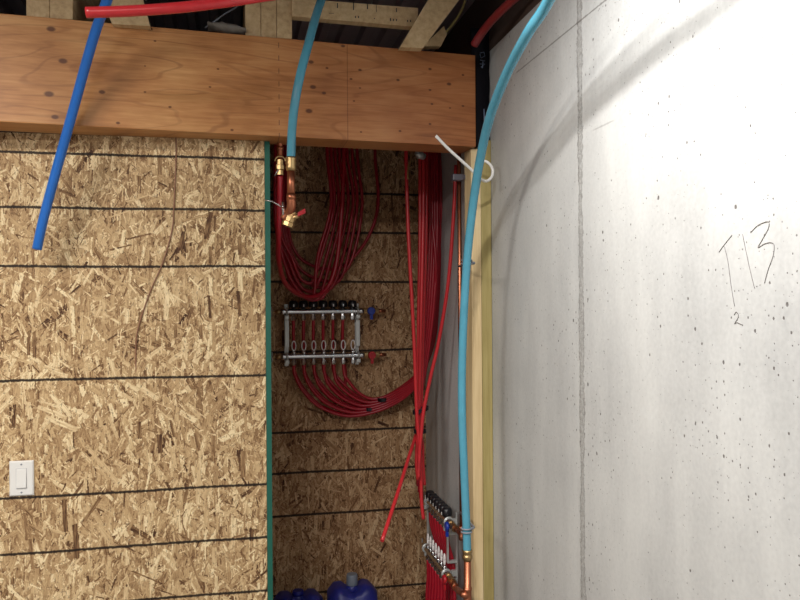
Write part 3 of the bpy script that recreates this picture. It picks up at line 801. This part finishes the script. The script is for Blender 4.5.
# second stub, higher and deeper behind the green edge
Yq = 2.9
qx = PY(280, 160, Yq).x
q2 = empty('copper_stub', (qx, Yq, ZB), 'short copper stub with a valve right under the beam beside the green edge', 'pipe')
zq = lambda py: PY(280, py, Yq).z
b = MB().cyl((qx, Yq, ZB + .1), (qx, Yq, zq(163)), .0105); b.lathe((qx, Yq, zq(147)), (qx, Yq, zq(150)), [(0, .014), (1, .014)])
par(b.build('pipe', M['copper']), q2)
b = MB().lathe((qx, Yq, zq(160)), (qx, Yq, zq(175)), [(0, .014), (.3, .014), (.35, .018), (.65, .018), (.7, .013), (1, .014)], n=8)
b.torus((qx, Yq - .012, zq(162)), (0, 1, 0), .019, .003, a0=PI, a1=2 * PI, ref=(1, 0, 0))
par(b.build('valve_body', M['brass']), q2)
b = MB().sweep([(qx + .004, Yq - .01, zq(168)), (qx - .012, Yq - .012, zq(172)), (qx - .022, Yq - .012, zq(177))], .0022, n=6)
par(b.build('lever', M['steel']), q2)
tube('radiant_tube', [(qx, Yq, zq(176)), (qx - .002, Yq + .01, zq(195)), (qx - .004, Yq + .05, zq(230)), PY(279, 262, 3.1), PY(286, 284, 3.35), PY(303, 296, 3.6), PY(322, 293, 3.68), PY(335, 270, 3.7), PY(341, 220, 3.7), PY(344, 150, 3.7), PY(344, 50, 3.7)], .0105, 'red', 'red tube dropping from the small copper stub beside the green edge')

# ------------------------------------------------------------------ clips and hook
def tube_clip(px, py, dpt, label):
    c = PD(px, py, dpt); k = MB()
    for dz in (-.006, .006): k.torus(c + Vector((0, 0, dz)), (0, 0, 1), .0175, .003, n=20)
    k.box(c + Vector((.014, .0, -.010)), (PY(474, py, D).x - .004, D + .0 - .002, c.z + .010)) if False else k.sweep([c + Vector((.017, .004, 0)), c + Vector((.036, .03, -.002)), (c.x + .046, D - .004, c.z - .004)], .005, n=6)
    return k.build('pipe_clip', M['greyplastic'], label=label, category='clip')
tube_clip(466.8, 262, 2.715, 'grey clip holding the long light blue tube to the pale stud')
tube_clip(466.5, 530, 2.73, 'low grey clip just above the brass collar of the long tube')
p = PY(458.5, 178, 2.96); q = PY(464, 174, 2.90)
k = MB().box((PY(453, 178, 2.93).x, 2.93, p.z - .014), (PY(463.5, 178, 2.93).x, 2.965, p.z + .012), None, .005)
k.box((PY(461, 178, 2.94).x, 2.935, p.z - .008), (PY(472.5, 300, D).x - .001, 2.95, p.z + .010), None, .002)
k.build('pipe_clamp', M['darkgrey'], label='dark grey clamp fixing the copper riser to the stud', category='clamp')
Yh = 2.62
hk = [PY(436, 136, Yh - .03), PY(447, 147.5, Yh - .015), PY(459, 158.5, Yh), PY(470, 168.5, Yh + .02), PY(477, 175.5, Yh + .04), PY(482, 180, 2.70), PY(487, 181, 2.72), PY(491.3, 177.5, 2.73), PY(492.8, 171.5, 2.74), PY(490.8, 165.5, 2.74), PY(486, 161.5, 2.745), PY(481, 161.3, 2.76)]
sp_ = spline(hk, 6)
MB().sweep(sp_, .0055, n=8).build('pipe_hook', M['white'], label='white plastic hook with a long stem crossing the light blue tube', category='hook')
# hanging light screw hook in the alcove ceiling
k = MB().sweep(spline([PY(412, 40, 3.3), PY(412, 100, 3.3), PY(411, 157, 3.3), PY(409, 163, 3.3), PY(408, 170, 3.3), PY(408, 179, 3.3)], 4), .004, n=6)
k.build('metal_strap', M['brass'], label='small brassy strap hanging under the beam inside the alcove', category='strap')
k = MB().lathe(PY(424, 157, 3.32), PY(416, 153, 3.3), [(0, .014), (.5, .018), (1, .010)], n=10)
k.lathe(PY(420, 150, 3.31), PY(420, 158, 3.31), [(0, .01), (1, .016)], n=10); k.sweep([PY(420, 152, 3.31), PY(420, 60, 3.31)], .006, n=8)
k.build('ceiling_fitting', M['zinc'], label='small metal fitting hanging at the top of the alcove above the red bundle', category='fitting')

# ------------------------------------------------------------------ light switch
c = PY(22, 478, D)
sw = empty('light_switch', (c.x, D, c.z), 'white rocker light switch on the strand board wall', 'switch')
def swp(mb, name, mat, lab=None):
    ob = mb.build(name, M[mat]); ob.parent = sw
    if lab: ob['label'] = lab
    return ob
W, H = .0385, .0595
k = MB(); k.rings([[(-W, -.0005, -H), (W, -.0005, -H), (W, -.0005, H), (-W, -.0005, H)], [(-W, -.004, -H), (W, -.004, -H), (W, -.004, H), (-W, -.004, H)],
                   [(-W + .004, -.0075, -H + .004), (W - .004, -.0075, -H + .004), (W - .004, -.0075, H - .004), (-W + .004, -.0075, H - .004)]], smooth=False)
swp(k, 'cover_plate', 'white')
k = MB(); k.rings([[(-.0175, -.0072, -.0345), (.0175, -.0072, -.0345), (.0175, -.0072, .0345), (-.0175, -.0072, .0345)], [(-.0172, -.0085, -.034), (.0172, -.0085, -.034), (.0172, -.0085, .034), (-.0172, -.0085, .034)]], smooth=False)
swp(k, 'surround', 'offwhite')
k = MB().hexa([(-.0155, -.0135, -.031), (.0155, -.0135, -.031), (.0155, -.006, -.0325), (-.0155, -.006, -.0325), (-.0155, -.0095, .0325), (.0155, -.0095, .0325), (.0155, -.006, .0325), (-.0155, -.006, .0325)], None, .0008)
swp(k, 'rocker', 'white')
for s_ in (-1, 1):
    swp(MB().lathe((0, -.0074, s_ * .0475), (0, -.0086, s_ * .0475), [(0, .0032), (.6, .0032), (1, .0018)], n=12), 'screw', 'greyplastic')

# ------------------------------------------------------------------ writing on the concrete
k = MB()
def stroke(pts, r=.0007): k.sweep(spline([PX(a_, b2, XC - .0006) for a_, b2 in pts], 6), r, n=6)
stroke([(719, 252), (724, 245), (732, 235)]); stroke([(724, 245), (728, 262), (731, 285), (734.5, 306)])
stroke([(742.5, 234), (747, 256), (751, 274), (754.5, 288)])
stroke([(751, 232), (757, 226), (765, 222), (769, 222.5), (768, 229), (762, 240), (758, 247.5), (764, 244), (770, 242.5), (774, 245), (773, 256), (768, 270), (764.5, 283)])
stroke([(734, 315), (736, 312), (738, 314), (738, 318), (734.5, 323.5), (737, 322.5), (743, 325)])
k.build('handwritten_marking', M['pencil'], wr, label='pencil writing T 13 with a small 2 below')

# ------------------------------------------------------------------ blue jugs on the alcove floor
def jug(cx, cy, ztop, capmat, label, s_=1.0, cap_h=.035):
    e = empty('plastic_jug', (cx, cy, FLOOR), label, 'jug')
    H_ = ztop - FLOOR
    k = MB(); n = 40; rs = []
    W_, Dp = .125 * s_, .10 * s_
    prof_ = [(0, .9), (.03, .98), (.1, 1.0), (.4, .98), (.45, .96), (.5, .99), (.78, .99), (.88, .92), (.95, .78), (.99, .52), (1.0, .25)]
    for h, f in prof_:
        r_ = []
        for i in range(n):
            a = 2 * PI * i / n; ca, sa = math.cos(a), math.sin(a)
            x = W_ * f * math.copysign(abs(ca) ** .6, ca); y = Dp * f * math.copysign(abs(sa) ** .6, sa)
            z = H_ * h
            # saddle in the middle of the shoulder, lobes either side
            if h > .85: z -= .045 * s_ * math.exp(-(x / (.035 * s_)) ** 2) * (h - .85) / .15
            x += .004 * math.sin(h * 31 + a * 3); y += .003 * math.sin(h * 17 + a * 5)
            r_.append((x, y, z))
        rs.append(r_)
    k.rings(rs); ob = k.build('body', M['jugblue']); ob.parent = e
    k = MB().lathe((0, 0, H_ - .055 * s_), (0, 0, H_ - .012 * s_), [(0, .03 * s_), (1, .024 * s_)], n=20)
    ob = k.build('neck', M['jugblue']); ob.parent = e
    k = MB().lathe((0, 0, H_ - .018 * s_), (0, 0, H_ + cap_h * s_), [(0, .026), (.1, .028), (.85, .027), (1, .024)], n=20)
    ob = k.build('cap', M[capmat]); ob.parent = e
pj = PY(352, 581, 3.74); jug(pj.x, 3.74, pj.z, 'jugcap', 'blue plastic jug with a grey cap on the alcove floor')
pj = PY(298, 588, 3.74); jug(pj.x, 3.74, pj.z - .014, 'jugcapblue', 'blue plastic jug with a dark blue cap beside the green edge', 1.0, .004)

# ------------------------------------------------------------------ light
def bulb(loc, power, col, r=.05):
    l = bpy.data.lights.new('bulb', 'POINT'); l.energy = power; l.color = col; l.shadow_soft_size = r
    o_ = bpy.data.objects.new('bulb_light', l); COL.objects.link(o_); o_.location = loc; return o_
def panel(loc, power, col, sx_, sy_):
    l = bpy.data.lights.new('fixture', 'AREA'); l.energy = power; l.color = col; l.shape = 'RECTANGLE'; l.size = sx_; l.size_y = sy_
    o_ = bpy.data.objects.new('ceiling_light', l); COL.objects.link(o_); o_.location = loc; return o_
WARM = (1.0, .94, .86)
def hooded(loc, aim, power, col, r, ang):
    l = bpy.data.lights.new('hooded_lamp', 'SPOT'); l.energy = power; l.color = col; l.shadow_soft_size = r; l.spot_size = math.radians(ang); l.spot_blend = 1.0
    o_ = bpy.data.objects.new('hooded_light', l); COL.objects.link(o_); o_.location = loc
    o_.rotation_euler = (Vector(aim) - Vector(loc)).to_track_quat('-Z', 'Y').to_euler(); return o_
hooded((.35, 1.2, 1.10), (XC, 1.38, .46), 100, (1, .985, .96), .022, 116)
hooded((.20, 1.02, 1.12), (XC, 1.38, .46), 82, (1, .985, .96), .022, 116)
panel((-1.5, 1.2, 1.12), 64, (1, .95, .88), .9, .35)
panel((-1.2, -1.2, 1.2), 142, (1, .96, .915), 1.2, .4)
w = bpy.data.worlds.new('world'); S.world = w; w.use_nodes = True
w.node_tree.nodes['Background'].inputs[0].default_value = (.5, .48, .5, 1); w.node_tree.nodes['Background'].inputs[1].default_value = .02

S.view_settings.view_transform = 'Standard'; S.view_settings.look = 'None'
S.view_settings.exposure = 0.0; S.view_settings.gamma = 1.0; S.view_settings.use_curve_mapping = False
